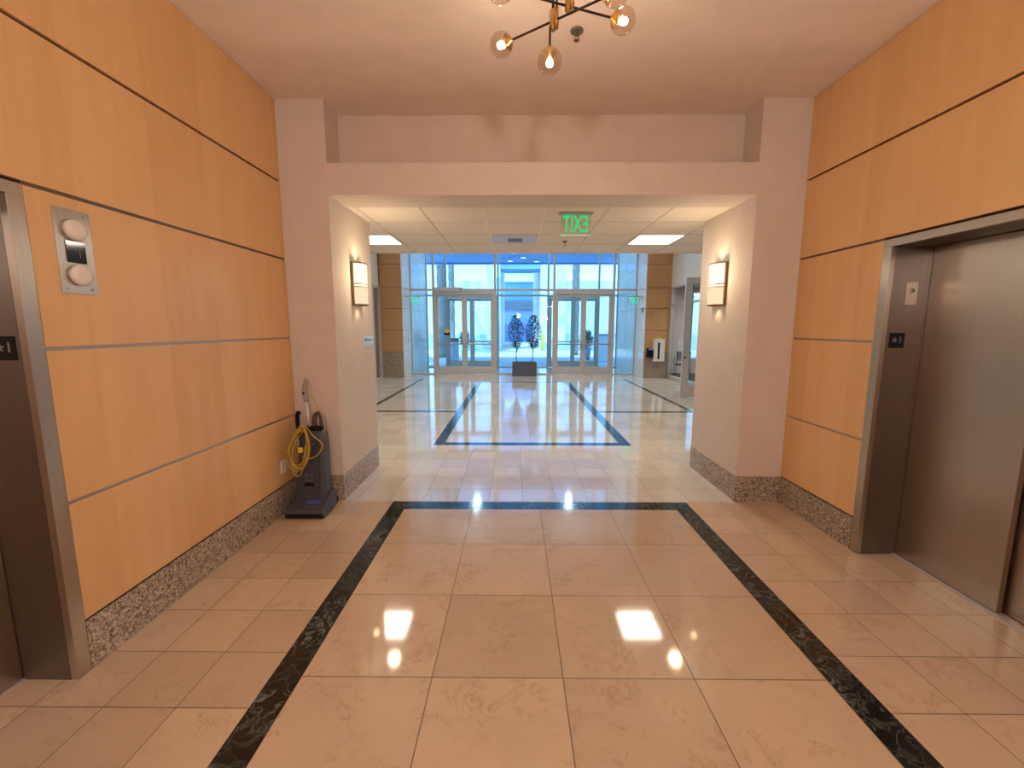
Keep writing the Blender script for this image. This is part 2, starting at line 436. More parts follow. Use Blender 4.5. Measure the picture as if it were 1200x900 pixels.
def base_run(name, p0, p1, nrm, z1, joints, t=.02):
    """granite slabs along a run p0->p1, proud of the wall by 2 mm"""
    p0, p1, nrm = Vector((*p0, 0)), Vector((*p1, 0)), Vector((*nrm, 0))
    root = None; L = (p1-p0).length; u = (p1-p0).normalized()
    js = [0] + [j for j in joints if 0 < j < L] + [L]
    for k, (a, b) in enumerate(zip(js, js[1:])):
        q0, q1 = p0 + u*(a+(.0015 if k else 0)), p0 + u*(b-(.0015 if k < len(js)-2 else 0))
        m = MB().box((q0 + nrm*.002)[:2] + (0,), (q1 - nrm*t)[:2] + (z1,), bev=.002)
        if root is None: root = struct(m.build(name, 'granite'))
        else: m.build('granite_slab', 'granite', root)
    return root
base_run('baseboard_left', (XL, EL1+.004), (XL, YP), (1, 0), SEAM[0]-.004, [.6, 1.4], .027)
base_run('baseboard_left', (XL, YBACK), (XL, EL0-.004), (1, 0), SEAM[0]-.004, [1.2, 2.4], .027)
base_run('baseboard_right', (XR, ER1+.004), (XR, YP), (-1, 0), SEAM[0]-.004, [.6], .027)
base_run('baseboard_right', (XR, YBACK), (XR, ER0-.004), (-1, 0), SEAM[0]-.004, [1.2, 2.4, 3.6], .027)

# piers with granite base, header, niche
def pier(name, x0, x1, xf, sg):
    m = MB(); m.box((x0, YP, .2455), (x1, YB, ZC+.1)); m.box((x0+.012, YP+.012, 0), (x1-.012, YB-.012, .2455))
    return struct(m.build(name, 'wall', None))
pier('wall_front_left', -2.44, PL, PL, 1); pier('wall_front_right', PR, 2.89, PR, -1)
base_run('baseboard_front', (XL+.002, YP), (PL, YP), (0, -1), .2445, [])
base_run('baseboard_front', (PL, YP+.0005), (PL, YB), (1, 0), .2445, [.62])
base_run('baseboard_front', (PR, YP), (XR-.002, YP), (0, -1), .2445, [])
base_run('baseboard_front', (PR, YP+.0005), (PR, YB), (-1, 0), .2445, [.62])
m = MB(); m.box((PL, YP, ZS), (PR, 4.165, 2.997)); m.box((PL, 4.064, 2.997), (PR, 4.165, ZC+.1), 1)
struct(m.build('wall_front', ['wall', 'niche']))
# wall behind the viewer
m = MB(); m.box((XL-.4, YBACK-.15, 0), (XR+.4, YBACK, ZC+.1)); struct(m.build('wall_back', 'wall'))
m = MB(); m.box((XL-.45, YBACK-.15, ZC), (XR+.45, 4.17, ZC+.12)); struct(m.build('ceiling', 'ceiling'))

# ------------------------------------------------------------------ dropped ceiling with grid
TX = [.2915 + .6055*k for k in range(-8, 9)]
TY = [4.165, 4.768, 5.375, 5.982, 6.59]
m = MB()
m.box((AL-.1, 4.165, ZD), (AR+.1, YD, ZD+.10)); m.box((AL-.1, YD-.16, ZD+.1), (AR+.1, YD, ZA+.1)); m.box((AL-.1, YD-.03, ZD-.012), (AR+.1, YD, ZD+.1))
dc = struct(m.build('ceiling', 'acoustic'))
m = MB()
for x in TX:
    if AL < x < AR:
        y0 = 4.165 if PL+.02 < x < PR-.02 else YB
        if abs(x-.2915) < .01 or abs(x+.314) < .01: continue
        m.box((x-.006, y0, ZD-.004), (x+.006, YD-.04, ZD+.002))
for y in TY[1:4]:
    m.box((AL, y-.004, ZD-.003), (AR, y+.004, ZD+.002))
m.build('ceiling_grid', 'tbar', dc)
m = MB()
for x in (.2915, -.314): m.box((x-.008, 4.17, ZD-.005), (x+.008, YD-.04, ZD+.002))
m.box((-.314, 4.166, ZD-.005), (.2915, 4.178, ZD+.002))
o = m.build('ceiling_grid', 'tbar_lit', dc); o['label'] = 'ceiling grid bars coloured brighter as if lit'

# light panels in the grid
def light_panel(x0, x1, label):
    t = thing('ceiling_light', label, 'light', ((x0+x1)/2, 5.679, ZD), 0, 'square light panels in the dropped ceiling')
    w, d = (x1-x0)/2-.012, .29
    m = MB()
    for a, b in (((-w, -d), (w, -d+.018)), ((-w, d-.018), (w, d)), ((-w, -d+.018), (-w+.018, d-.018)), ((w-.018, -d+.018), (w, d-.018))):
        m.box((a[0], a[1], -.010), (b[0], b[1], -.001))
    m.build('frame', 'white_plastic', t)
    MB().box((-w+.018, -d+.018, -.007), (w-.018, d-.018, -.002)).build('diffuser', 'panel_light', t)
light_panel(TX[10], TX[11], 'square bright light panel in the dropped ceiling on the right, beside the exit sign')
light_panel(TX[4], TX[5], 'square bright light panel in the dropped ceiling on the left, half hidden by the pier')

# air grille with perforated centre
t = thing('air_vent', 'metal air supply grille set into the dropped ceiling between the light panels', 'vent', (-.011, 5.679, ZD))
w, d = .288, .288
MB().box((-w, -d, -.008), (w, d, -.001), bev=.002).build('frame', 'alu', t)
m = MB()
for k in range(7): m.box((-.09, -.10+k*.032, -.014), (.10, -.084+k*.032, -.0085))
m.build('louvers', 'text_grey', t)

# ------------------------------------------------------------------ lifts
def lift(side, X, sg, e0, e1, n):
    d = lambda a: X + sg*a
    tr = MB(); fw = .062; zt = SEAM[3]-.008; zh = 2.142
    tr.box((d(-.004), e1-fw, 0), (d(.03), e1, zh)); tr.box((d(-.004), e0, 0), (d(.03), e0+fw, zh)); tr.box((d(-.004), e0, zh), (d(.03), e1, zt))
    trim = struct(tr.build(f'trim_{n}', 'steel', None, None, .002))
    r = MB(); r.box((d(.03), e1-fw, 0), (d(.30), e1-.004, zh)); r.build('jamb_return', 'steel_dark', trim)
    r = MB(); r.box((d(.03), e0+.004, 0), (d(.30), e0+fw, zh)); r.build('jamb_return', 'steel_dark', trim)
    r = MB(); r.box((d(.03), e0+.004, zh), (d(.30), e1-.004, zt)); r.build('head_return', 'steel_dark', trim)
    r = MB(); r.box((d(.245), e0+fw, .0), (d(.275), e1-fw, .006)); r.build('door_sill', 'alu', trim)
    return d, e0+fw, e1-fw, zh
d, a, b, zh = lift('left', XL, -1, EL0, EL1, 1)
struct(MB().box((d(.252), a+.48, .008), (d(.285), b-.002, zh-.002), bev=.003).build('door_1', 'steel'))
struct(MB().box((d(.292), a+.002, .008), (d(.322), a+.52, zh-.002), bev=.003).build('door_2', 'steel'))
d, a, b, zh = lift('right', XR, 1, ER0, ER1, 2)
struct(MB().box((d(.275), 2.225, .008), (d(.308), b-.002, zh-.002), bev=.003).build('door_3', 'steel'))
struct(MB().box((d(.325), a+.002, .008), (d(.355), 2.26, zh-.002), bev=.003).build('door_4', 'steel'))

# floor plaques on the jambs: a star and 1
def star(m, cx, cz, r, y0, y1):
    m.prism([(cx + (r if k % 2 == 0 else r*.42)*math.sin(k*PI/5), cz + (r if k % 2 == 0 else r*.42)*math.cos(k*PI/5)) for k in range(10)], y0, y1, 'Y')
def plaque(loc, label):
    t = thing('floor_plaque', label, 'sign', loc, 0, 'black lift floor plaques')
    MB().box((-.05, -.004, -.05), (.05, 0, .05), bev=.001).build('plate', 'black', t)
    m = MB(); star(m, -.016, .002, .022, -.0052, -.0038); m.build('star', 'text_grey', t)
    text_obj('numeral', '1', .06, 'text_grey', t, (.022, -.0046, .002), (PI/2, 0, 0))
plaque((2.562, ER1-.062, 1.532), 'black plaque with star and 1 on right lift jamb below key switch')
plaque((-2.111, EL1-.062, 1.528), 'black plaque with star and 1 on left lift jamb at photo edge')
t = thing('key_switch', 'small steel key switch plate on right lift jamb above black plaque', 'switch', (2.622, ER1-.062, 1.84))
MB().box((-.038, -.004, -.075), (.038, 0, .075), bev=.001).build('plate', 'steel', t)
MB().lathe([(.0, -.014), (.012, -.014), (.014, -.004), (.014, 0)], (0, 0, .018), 'Y', 16).build('lock_barrel', 'steel_light', t)
MB().box((-.002, -.0152, .010), (.002, -.0138, .026)).build('keyhole', 'black', t)

# hall lantern on the left wall
t = thing('lift_lantern', 'tall steel lift lantern plate with two round white lenses on left wood wall', 'lift indicator', (XL-.0012, 1.977, 1.953))
MB().box((0, -.082, -.188), (.005, .082, .188), bev=.001).build('plate', 'steel_light', t)
for z in (.098, -.102):
    MB().lathe([(.047, .005), (.047, .022), (.041, .031), (.025, .0345), (0.0, .0355)], (0, 0, z), 'X', 32).build('lens', 'lens', t)
m = MB(); m.box((.0052, -.044, -.048), (.0075, .044, .048), bev=.001); dsp = m.build('display', 'gloss_black', t)
MB().box((.0074, .014, -.022), (.0079, .017, .012)).build('numeral', 'text_grey', dsp)
for y in (-.055, .055):
    for z in (.168, -.165):
        MB().lathe([(.006, .004), (.005, .008), (0, .009)], (0, y, z), 'X', 10).build('screw', 'steel_light', t)

# wall outlet
t = thing('power_outlet', 'white double power outlet low on left wood wall behind vacuum', 'outlet', (XL, 3.515, .416))
MB().box((0, -.036, -.058), (.006, .036, .058), bev=.002).build('cover_plate', 'white_plastic', t)
for z in (-.02, .02): MB().box((.006, -.016, z-.014), (.008, .016, z+.014), bev=.002).build('socket', 'lens', t)

# pier room sign
t = thing('room_sign', 'small pale blue sign with dark lettering on inner face of left pier', 'sign', (PL, 4.60, 1.474))
MB().box((0, -.155, -.058), (.006, .155, .058), bev=.001).build('plate', 'alu', t)
MB().box((.006, -.14, -.046), (.0075, .14, .046)).build('face', 'sign_blue', t)
m = MB()
for y0, y1, z in ((-.11, .10, .004), (-.11, -.06, .022), (-.11, -.09, -.008)): m.box((.0075, y0, z-.007), (.0085, y1, z+.007))
m.build('lettering', 'ink_blue', t)

# ------------------------------------------------------------------ sconces
def sconce(X, sg, label):
    t = thing('wall_sconce', label, 'wall light', (X, 4.33, 2.04), 0, 'lit wall sconces on the piers')
    hw, hh, pr = .128, .208, .095
    def A(r, s=1.0, n=14):  # bowed section
        return [(sg*(.012 + r*math.sin(PI*k/n)), -s*hw*math.cos(PI*k/n)) for k in range(n+1)]
    def strip(z0, z1, r, s, name, mat):
        sec = A(r, s); mm = MB()
        mm.loft([[(x, y, z0) for x, y in sec], [(x, y, z1) for x, y in sec]], 0, True, False, False)
        return mm.build(name, mat, t)
    MB().box((0, -hw, -hh), (sg*.012, hw, hh)).build('back_plate', 'sconce_frame', t)
    a = strip(.006, hh-.01, pr, .95, 'shade', 'sconce'); b = strip(-hh+.01, -.032, pr, .95, 'shade', 'sconce_low')
    strip(-.024, -.002, pr, .95, 'shade', 'sconce')
    for z in (.0, -.028): strip(z-.004, z+.004, pr+.004, .98, 'band', 'sconce_frame')
    for z in (hh-.006, -hh+.006):
        m = MB(); o1, o2 = A(pr+.006, 1.0), A(pr-.006, .9)
        for i in range(len(o1)-1):
            m.loft([[(o1[i][0], o1[i][1], z-.006), (o1[i+1][0], o1[i+1][1], z-.006), (o1[i+1][0], o1[i+1][1], z+.006), (o1[i][0], o1[i][1], z+.006)],
                    [(o2[i][0], o2[i][1], z-.006), (o2[i+1][0], o2[i+1][1], z-.006), (o2[i+1][0], o2[i+1][1], z+.006), (o2[i][0], o2[i][1], z+.006)]], 0, False)
        m.build('rim', 'sconce_frame', t)
    for y in (-hw, hw):
        MB().box((sg*.010, y-.006, -hh), (sg*.026, y+.006, hh)).build('side_bar', 'sconce_frame', t)
    L = bpy.data.lights.new('sconce_glow', 'POINT'); L.energy = 7.5; L.color = (1, .82, .54); L.shadow_soft_size = .06
    lo = bpy.data.objects.new('sconce_glow', L); COL.objects.link(lo); lo.parent = t; lo.location = (sg*.24, 0, .08)
    for z, e in ((.14, 1.6), (-.19, .8)):
        L = bpy.data.lights.new('sconce_lamp', 'SPOT'); L.energy = e*1.0; L.color = (1, .74, .42); L.shadow_soft_size = .03
        L.spot_size = 2.4; L.spot_blend = .6
        lo = bpy.data.objects.new('sconce_lamp', L); COL.objects.link(lo); lo.parent = t
        lo.location = (sg*.05, 0, hh+.03 if z > 0 else -hh-.03); lo.rotation_euler = (PI if z > 0 else 0, 0, 0)
sconce(PL, 1, 'lit curved wall sconce on inner face of left pier above small blue sign')
sconce(PR, -1, 'lit curved wall sconce on inner face of right pier near open glass door')

# ------------------------------------------------------------------ chandelier
t = thing('chandelier', 'branching brass and bronze chandelier with amber glass globes hanging from lobby ceiling', 'chandelier', (.21, 2.27, ZC))
def loc(p): return Vector(p) - Vector((.21, 2.27, ZC))
MB().lathe([(.07, 0), (.07, -.02), (.055, -.032), (.0, -.034)], (0, 0, 0), 'Z', 28).build('ceiling_canopy', 'brass', t)
h1, h2 = loc((.182, 2.307, 3.12)), loc((.247, 2.228, 3.155))
for hh_, top in ((h1, Vector((-.028, .037, -.02))), (h2, Vector((.037, -.042, -.02)))):
    MB().tube([top, hh_ + Vector((0, 0, .03))], .0065, 0, 12).build('stem', 'bronze', t)
    if hh_ is h1: MB().tube([top + Vector((.018, -.004, 0)), hh_ + Vector((.018, -.004, .05))], .0055, 0, 12).build('stem', 'bronze', t)
    hb = MB(); hb.lathe([(.0, -.046), (.014, -.046), (.0155, -.043), (.0155, .043), (.014, .046), (0, .046)], hh_, 'Z', 20)
    hb.lathe([(.0, -.040), (.010, -.040), (.010, .058), (0, .058)], hh_ + Vector((.018, -.004, 0)), 'Z', 16)
    hb.build('hub', 'brass', t)
def globe_at(g, frm):
    g = loc(g); frm = loc(frm); ax = (frm - g).normalized(); q = ax.to_track_quat('Z', 'Y').to_matrix()
    R = .062
    prof = [(R*math.sin(PI*k/18), R*.97*math.cos(PI*k/18)) for k in range(1, 18)]
    mm = MB(); mm.lathe(prof, (0, 0, 0), 'Z', 32, caps=True)
    for v in mm.bm.verts: v.co = (Matrix.Identity(3) if abs(ax.z) > .9 else Matrix.Identity(3)) @ v.co + g
    gl = mm.build('globe', 'globe', t)
    # metal cup where the arm enters, and the bulb inside
    mm = MB(); mm.lathe([(.0075, .074), (.010, .066), (.036, .050), (.040, .044), (.038, .041), (.012, .034), (.012, .016), (0, .016)], (0, 0, 0), 'Z', 20)
    for v in mm.bm.verts: v.co = q @ v.co + g
    mm.build('cap', 'brass', gl)
    mm = MB(); mm.lathe([(.0001, .0155), (.009, .012), (.015, .002), (.017, -.008), (.013, -.019), (.0001, -.024)], (0, 0, 0), 'Z', 16)
    for v in mm.bm.verts: v.co = q @ v.co + g
    mm.build('bulb', 'bulb', gl)
def arm(a, b):
    A, B = loc(a), loc(b); u = (B-A).normalized()
    MB().tube([A + u*.066, B - u*.066], .0055, 0, 12).build('arm', 'bronze', t)
    globe_at(a, b); globe_at(b, a)
arm((-.078, 2.487, 3.12), (.455, 2.13, 3.12))
arm((.535, 2.335, 3.135), (-.072, 2.125, 3.135))
MB().tube([h1 + Vector((-.014, -.006, -.03)), loc((.168, 2.301, 2.99))], .0055, 0, 12).build('arm', 'bronze', t)
globe_at((.168, 2.301, 2.93), (.168, 2.301, 3.1))

# sprinklers
def sprinkler(loc_, label, k=1.0):
    t = thing('fire_sprinkler', label, 'sprinkler', loc_)
    MB().lathe([(.042*k, 0), (.040*k, -.007), (.026*k, -.014), (.012, -.015), (.010, -.03), (0, -.03)], (0, 0, 0), 'Z', 24).build('escutcheon', 'steel_dark', t)
    m = MB(); m.tube([(-.009, 0, -.028), (-.012, 0, -.043), (-.004, 0, -.056)], .0022, 0, 6); m.tube([(.009, 0, -.028), (.012, 0, -.043), (.004, 0, -.056)], .0022, 0, 6)
    m.build('frame_arms', 'steel_dark', t)
    MB().lathe([(0, -.054), (.018, -.056), (.018, -.059), (0, -.060)], (0, 0, 0), 'Z', 18).build('deflector', 'steel_dark', t)
sprinkler((.389, 2.979, ZC), 'small metal fire sprinkler on lobby ceiling below chandelier')
sprinkler((.655, 5.80, ZD), 'tiny metal fire sprinkler in dropped ceiling just behind exit sign', .8)

# exit sign over the passage: edge lit, seen from its back
def exit_sign(loc_, label, w, h, mat, group=None, arm_to=None, top=None):
    t = thing('exit_sign', label, 'exit sign', loc_, 0, group)
    if top: MB().box((-w/2-.02, -.05, -.018), (w/2+.02, .03, 0), bev=.002).build('mount', 'steel_light', t)
    else:
        x0, x1 = (arm_to, w/2) if arm_to < 0 else (-w/2, arm_to)
        MB().box((x0, -.02, -.03), (x1, .02, 0), bev=.002).build('bracket', 'alu', t)
    MB().box((-w/2, -.003, -h), (w/2, .003, -.018)).build('panel', 'acrylic', t)
    for yy in ((-.0042),):
        text_obj('lettering', 'EXIT', h*1.08, mat, t, (0, yy, -h/2-.008), (PI/2, 0, 0), .0006, True, w*.84/(h*1.08*2.02))
    MB().box((-w/2, -.0032, -h-.004), (w/2, .0032, -h+.001)).build('lit_edge', 'exit_edge', t)
exit_sign((.60, 4.40, ZD-.001), 'green edge lit exit sign seen from its back, hung from dropped ceiling', .30, .212, 'exit_green', top=True)
exit_sign((-3.23, 13.72, 2.60), 'small green exit sign bracketed to stone wall left of entrance doors', .34, .27, 'exit_teal', 'exit signs beside the entrance glass', -.318)
exit_sign((3.765, 13.72, 2.60), 'small green exit sign bracketed to stone wall right of entrance doors', .34, .27, 'exit_teal', 'exit signs beside the entrance glass', .303)

# ------------------------------------------------------------------ vacuum cleaner
V = thing('vacuum_cleaner', 'upright charcoal vacuum cleaner with yellow coiled cord standing against left pier', 'vacuum cleaner', (-1.785, 3.55, 0))
def rr(cx, cy, z, w, dd, r, zt=0.0, n=4):
    """rounded rectangle ring"""
    out = []
    for qx, qy, a0 in ((1, 1, 0), (-1, 1, PI/2), (-1, -1, PI), (1, -1, 1.5*PI)):
        for k in range(n+1):
            a = a0 + PI/2*k/n
            x, y = qx*(w/2-r) + r*math.cos(a), qy*(dd/2-r) + r*math.sin(a)
            out.append((cx+x, cy+y, z + zt*(y/dd)))
    return out
# motor body, leaning back
m = MB(); secs = [(.10, .25, .15, .0), (.13, .258, .155, .0), (.30, .248, .15, .018), (.50, .232, .14, .042), (.64, .218, .13, .058), (.69, .205, .12, .064), (.712, .18, .10, .067)]
m.loft([rr(-.004, .030 + dy, z, w, dp, .03) for z, w, dp, dy in secs]); body = m.build('body', 'charcoal', V)
# bag cover panel on the front, emblem, slot, plates
def front(z): return -.0475 + (z-.13)*.125
def on_body(x0, x1, z0, z1, name, mat, lift=.004, par=None, off=.012):
    mm = MB(); ya, yb = front(z0), front(z1)
    q = [(x0, ya-off, z0), (x1, ya-off, z0), (x1, yb-off, z1), (x0, yb-off, z1)]
    q2 = [(x, y+lift+.01, z) for x, y, z in q]; mm.loft([q2, q], 0, False)
    return mm.build(name, mat, par or V)
cov = on_body(-.092, .086, .20, .655, 'bag_cover', 'bag_lid', .004, None, .006)
e = on_body(-.046, .028, .285, .345, 'emblem', 'charcoal2', .003, None, .012)
mm = MB(); y = front(.315)-.0165; mm.prism([(-.032, .297), (.014, .297), (.014, .312), (.006, .322), (0, .312), (-.009, .332), (-.018, .312), (-.024, .322), (-.032, .312)], y, y+.006, 'Y'); mm.build('crest', 'bag_lid', e)
on_body(-.046, .034, .243, .268, 'vent_slot', 'black', .003, None, .012)
on_body(-.042, .03, .222, .232, 'name_strip', 'charcoal2', .003, None, .012)
on_body(-.038, .036, .142, .156, 'name_strip', 'charcoal2', .003, None, .010)
# floor head: wedge with rounded sides
m = MB(); prof = [(-.175, .004, .052), (-.168, .004, .078), (-.10, .004, .095), (-.03, .004, .125), (.03, .004, .165), (.11, .004, .15), (.15, .004, .08)]
rings = []
for yy, z0, z1 in prof:
    w = .335 if yy < .0 else .335 - .05*(yy/.15); c = .012
    rings.append([(-w/2, yy, z0), (w/2, yy, z0), (w/2, yy, z1-c), (w/2-c, yy, z1), (-w/2+c, yy, z1), (-w/2, yy, z1-c)])
m.loft(rings, 0, False); m.build('floor_head', 'charcoal', V, None, .006)
MB().box((-.16, -.182, .012), (.16, -.170, .046), bev=.003).build('front_bumper', 'black', V)
mm = MB(); mm.loft([[(-.03, -.088, .1035), (.092, -.088, .1035), (.092, -.036, .1265), (-.03, -.036, .1265)], [(-.03, -.088, .096), (.092, -.088, .096), (.092, -.036, .118), (-.03, -.036, .118)]], 0, False)
o = mm.build('maker_label', 'blue_label', V); o['label'] = 'blue printed label on the floor head'
MB().box((-.03, -.135, .083), (.12, -.12, .092), bev=.002).build('height_dial', 'charcoal2', V)
for x in (-.13, .13): MB().lathe([(.03, -.012), (.035, -.008), (.035, .008), (.03, .012)], (x, .155, .036), 'X', 18).build('wheel', 'black', V)
# handle
MB().tube([(-.035, .10, .66), (-.062, .10, .985)], .0155, 0, 14).build('handle_tube', 'tube', V)
gp = smooth_path([(-.060, .10, .97), (-.068, .098, 1.06), (-.063, .098, 1.10), (-.046, .095, 1.15), (-.034, .085, 1.172)], 4)
hd = MB().tube(gp, [.022]*5 + [.021]*4 + [.019]*4 + [.017]*3 + [.012], 0, 14).build('handle_grip', 'grip', V)
MB().lathe([(0, .0), (.010, .001), (.010, .006), (0, .006)], (-.066, .073, 1.042), 'Y', 14).build('switch', 'black', hd)
# cord hook and hose loop
MB().tube(smooth_path([(-.118, .085, .62), (-.130, .07, .76), (-.128, .068, .84), (-.112, .05, .875), (-.098, .04, .868)], 5), .0175, 0, 12).build('cord_hook', 'black', V)
MB().tube(smooth_path([(-.005, .11, .68), (.0, .115, .82), (.025, .12, .855), (.05, .115, .84), (.062, .11, .79), (.062, .10, .62)], 5), .0185, 0, 12).build('hose', 'hose', V)
MB().box((-.095, .06, .69), (.085, .125, .745), bev=.008).build('top_clamp', 'black', V)
# coiled cord: many loops hung from the hook, one loose loop, one hanging low
pts = []; rnd = random.Random(3)
for k in range(7):
    cx, cz = -.058 + rnd.uniform(-.012, .012), .585 + rnd.uniform(-.02, .02); ax, az = .088 + rnd.uniform(-.022, .014), .178 + rnd.uniform(-.025, .02)
    tilt = .18 + rnd.uniform(-.05, .05); yy = -.058 - rnd.uniform(.0, .03)
    for j in range(18):
        a = PI/2 + 2*PI*j/18
        x, z = ax*math.cos(a), az*math.sin(a)
        pull = .35*max(0, math.sin(a))   # loops pinch together where they hang
        x = x*(1-pull)
        pts.append((cx + x + tilt*z*.55 + .0, yy + .05*max(0, math.sin(a)), cz + z))
pts += [(.0, -.05, .78), (.05, -.045, .70), (.12, -.05, .64), (.135, -.055, .605), (.10, -.066, .535), (.03, -.075, .50), (-.03, -.08, .52)]
cord = MB().tube(smooth_path(pts, 3), .0045, 0, 7).build('power_cord', 'yellow', V); cord['label'] = 'yellow coiled power cord'
low = MB().tube(smooth_path([(-.125, -.07, .45), (-.13, -.075, .405), (-.10, -.08, .355), (-.075, -.082, .345), (-.045, -.08, .38), (-.025, -.078, .45), (-.015, -.075, .53), (-.005, -.07, .62)], 5), .0042, 0, 7).build('cord_loop', 'yellow', V)
MB().box((-.058, -.098, .555), (-.022, -.072, .60), bev=.006).build('cord_clip', 'sticker_yellow', V)
MB().tube(smooth_path([(-.045, .085, 1.09), (-.005, .08, 1.02), (.05, .085, .92), (.095, .08, .80), (.10, .07, .70), (.065, .06, .63), (.02, .0, .60)], 6), .0042, 0, 7).build('handle_cord', 'tan_cord', V)

# ------------------------------------------------------------------ atrium shell
m = MB(); m.box((AL-.35, YW+.0, ZA), (AR+.35, YW+.15, ZA+.15)); m.box((AL-.35, YD-.16, ZA), (AR+.35, YV+.3, ZA+.2)); struct(m.build('ceiling', 'white_wall'))
# left side wall with a door
m = MB(); m.box((AL-.15, YB-.05, 0), (AL, 12.75, ZA)); m.box((AL-.15, 12.75, 2.86), (AL, 13.47, ZA)); m.box((AL-.15, 13.40, 0), (AL, YW, ZA)); struct(m.build('wall_far_left', 'white_wall'))
m = MB()
m.box((AL-.10, 12.75, 0), (AL+.03, 12.82, 2.86)); m.box((AL-.10, 13.36, 0), (AL+.03, 13.43, 2.86)); m.box((AL-.10, 12.82, 2.79), (AL+.03, 13.36, 2.86))
tr = struct(m.build('trim_3', 'alu'))
dd_ = struct(MB().box((AL-.09, 12.825, .01), (AL-.05, 13.355, 2.785)).build('door_5', 'steel'))
MB().tube([(AL-.05, 12.88, 1.0), (AL+.005, 12.88, 1.0), (AL+.005, 12.98, 1.0)], .01, 0, 8).build('door_handle', 'alu', dd_)
m = MB(); m.box((AL-.35, YB-.25, 0), (-2.44, YB-.05, ZA)); struct(m.build('wall_near_left', 'white_wall'))
m = MB(); m.box((2.89, YB-.25, 0), (AR+.35, YB-.05, ZA)); struct(m.build('wall_near_right', 'white_wall'))

# wood clad columns running into stone cheeks beside the glass
def column(name, x0, x1, stone_x, sg):
    core = struct(MB().box((min(x0, stone_x)+.03, 13.50, 0), (max(x1, stone_x)-.03, YW, ZA)).build(name, 'dark_gap'))
    zs = [.82] + SEAM[2:5] + [3.55, 4.25, ZA]
    lo, hi = (x0, x1)
    for i in range(len(zs)-1):
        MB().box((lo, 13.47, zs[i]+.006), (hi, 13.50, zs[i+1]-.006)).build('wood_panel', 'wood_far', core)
    MB().box((lo, 13.462, 0), (hi, 13.50, .815), bev=.002).build('granite_base', 'granite', core)
    # stone cheek runs through the glass into the vestibule
    sx0, sx1 = (stone_x-.03, stone_x) if sg > 0 else (stone_x, stone_x+.03)
    zz = [0] + zs
    for i in range(len(zz)-1):
        for y0, y1 in ((13.47, 14.42), (14.58, 15.75), (15.76, YV+.1)):
            MB().box((sx0, y0+.002, zz[i]+.004), (sx1, y1-.002, zz[i+1]-.004)).build('stone_panel', 'stone', core)
    return core
column('wall_column_left', AL, CL-.03, CL, 1)
column('wall_column_right', CR+.03, AR, CR, -1)
m = MB(); m.box((CL-.4, YW, 0), (CL-.032, YV+.25, ZA)); struct(m.build('wall_vestibule_left', 'stucco'))
m = MB(); m.box((CR+.032, YW, 0), (CR+.4, YV+.25, ZA)); struct(m.build('wall_vestibule_right', 'stucco'))

# ------------------------------------------------------------------ glass walls
BAYS = [(CL, -2.77), (-2.77, -.69), (-.69, 1.305), (1.305, 3.315), (3.315, CR)]
ZH = 2.86; nwin = [0]; ndoor = [5]
def frame_window(x0, x1, z0, z1, Y, fw=.035, dp=.055, alu='alu'):
    nwin[0] += 1
    w = struct(empty(f'window_{nwin[0]}', ((x0+x1)/2, Y, z0)))
    hx = (x1-x0)/2-.001; hz = z1-z0
    m = MB(); m.box((-hx, -dp, .001), (-hx+fw, dp, hz-.001)); m.box((hx-fw, -dp, .001), (hx, dp, hz-.001))
    m.box((-hx+fw, -dp, .001), (hx-fw, dp, fw)); m.box((-hx+fw, -dp, hz-fw), (hx-fw, dp, hz-.001))
    m.build('window_frame', alu, w)
    MB().box((-hx+fw, -.004, fw), (hx-fw, .004, hz-fw)).build('glass_pane', 'glass', w)
    return w
def door_leaf(x0, x1, Y, ztop, hinge_left, sticker=False):
    ndoor[0] += 1
    d = struct(empty(f'door_{ndoor[0]}', ((x0+x1)/2, Y, .008)))
    hx = (x1-x0)/2-.003; st = .085; br = .26; tr_ = .10; H = ztop-.012
    m = MB(); m.box((-hx, -.022, 0), (-hx+st, .022, H)); m.box((hx-st, -.022, 0), (hx, .022, H)); m.box((-hx+st, -.022, 0), (hx-st, .022, br)); m.box((-hx+st, -.022, H-tr_), (hx-st, .022, H))
    m.build('leaf_frame', 'alu', d)
    MB().box((-hx+st, -.004, br), (hx-st, .004, H-tr_)).build('glass_pane', 'glass', d)
    MB().box((-hx+.02, -.075, 1.015), (hx-.02, -.03, 1.06), bev=.006).build('push_bar', 'steel_light', d)
    s = 1 if hinge_left else -1
    MB().tube([(s*(hx-.05), -.03, 1.18), (s*(hx-.05), -.08, 1.16), (s*(hx-.05), -.085, 1.03), (s*(hx-.05), -.08, .90), (s*(hx-.05), -.03, .88)], .011, 0, 8).build('pull_handle', 'steel_light', d)
    if sticker:
        k = MB(); k.lathe([(.0, -.0065), (.085, -.0065), (.085, -.0045), (0, -.0045)], (-.11, 0, 1.45), 'Y', 24); sk = k.build('door_sticker', 'sticker_yellow', d)
        sk['label'] = 'round yellow and black caution sticker'
        MB().box((-.20, -.0075, 1.335), (-.02, -.0045, 1.425)).build('sticker_band', 'black', sk)
        m = MB(); m.prism([(-.15, 1.445), (-.11, 1.40), (-.07, 1.445)], -.0085, -.0076, 'Y'); m.build('sticker_arrow', 'white_plastic', sk)
    return d
ntrim = [3]
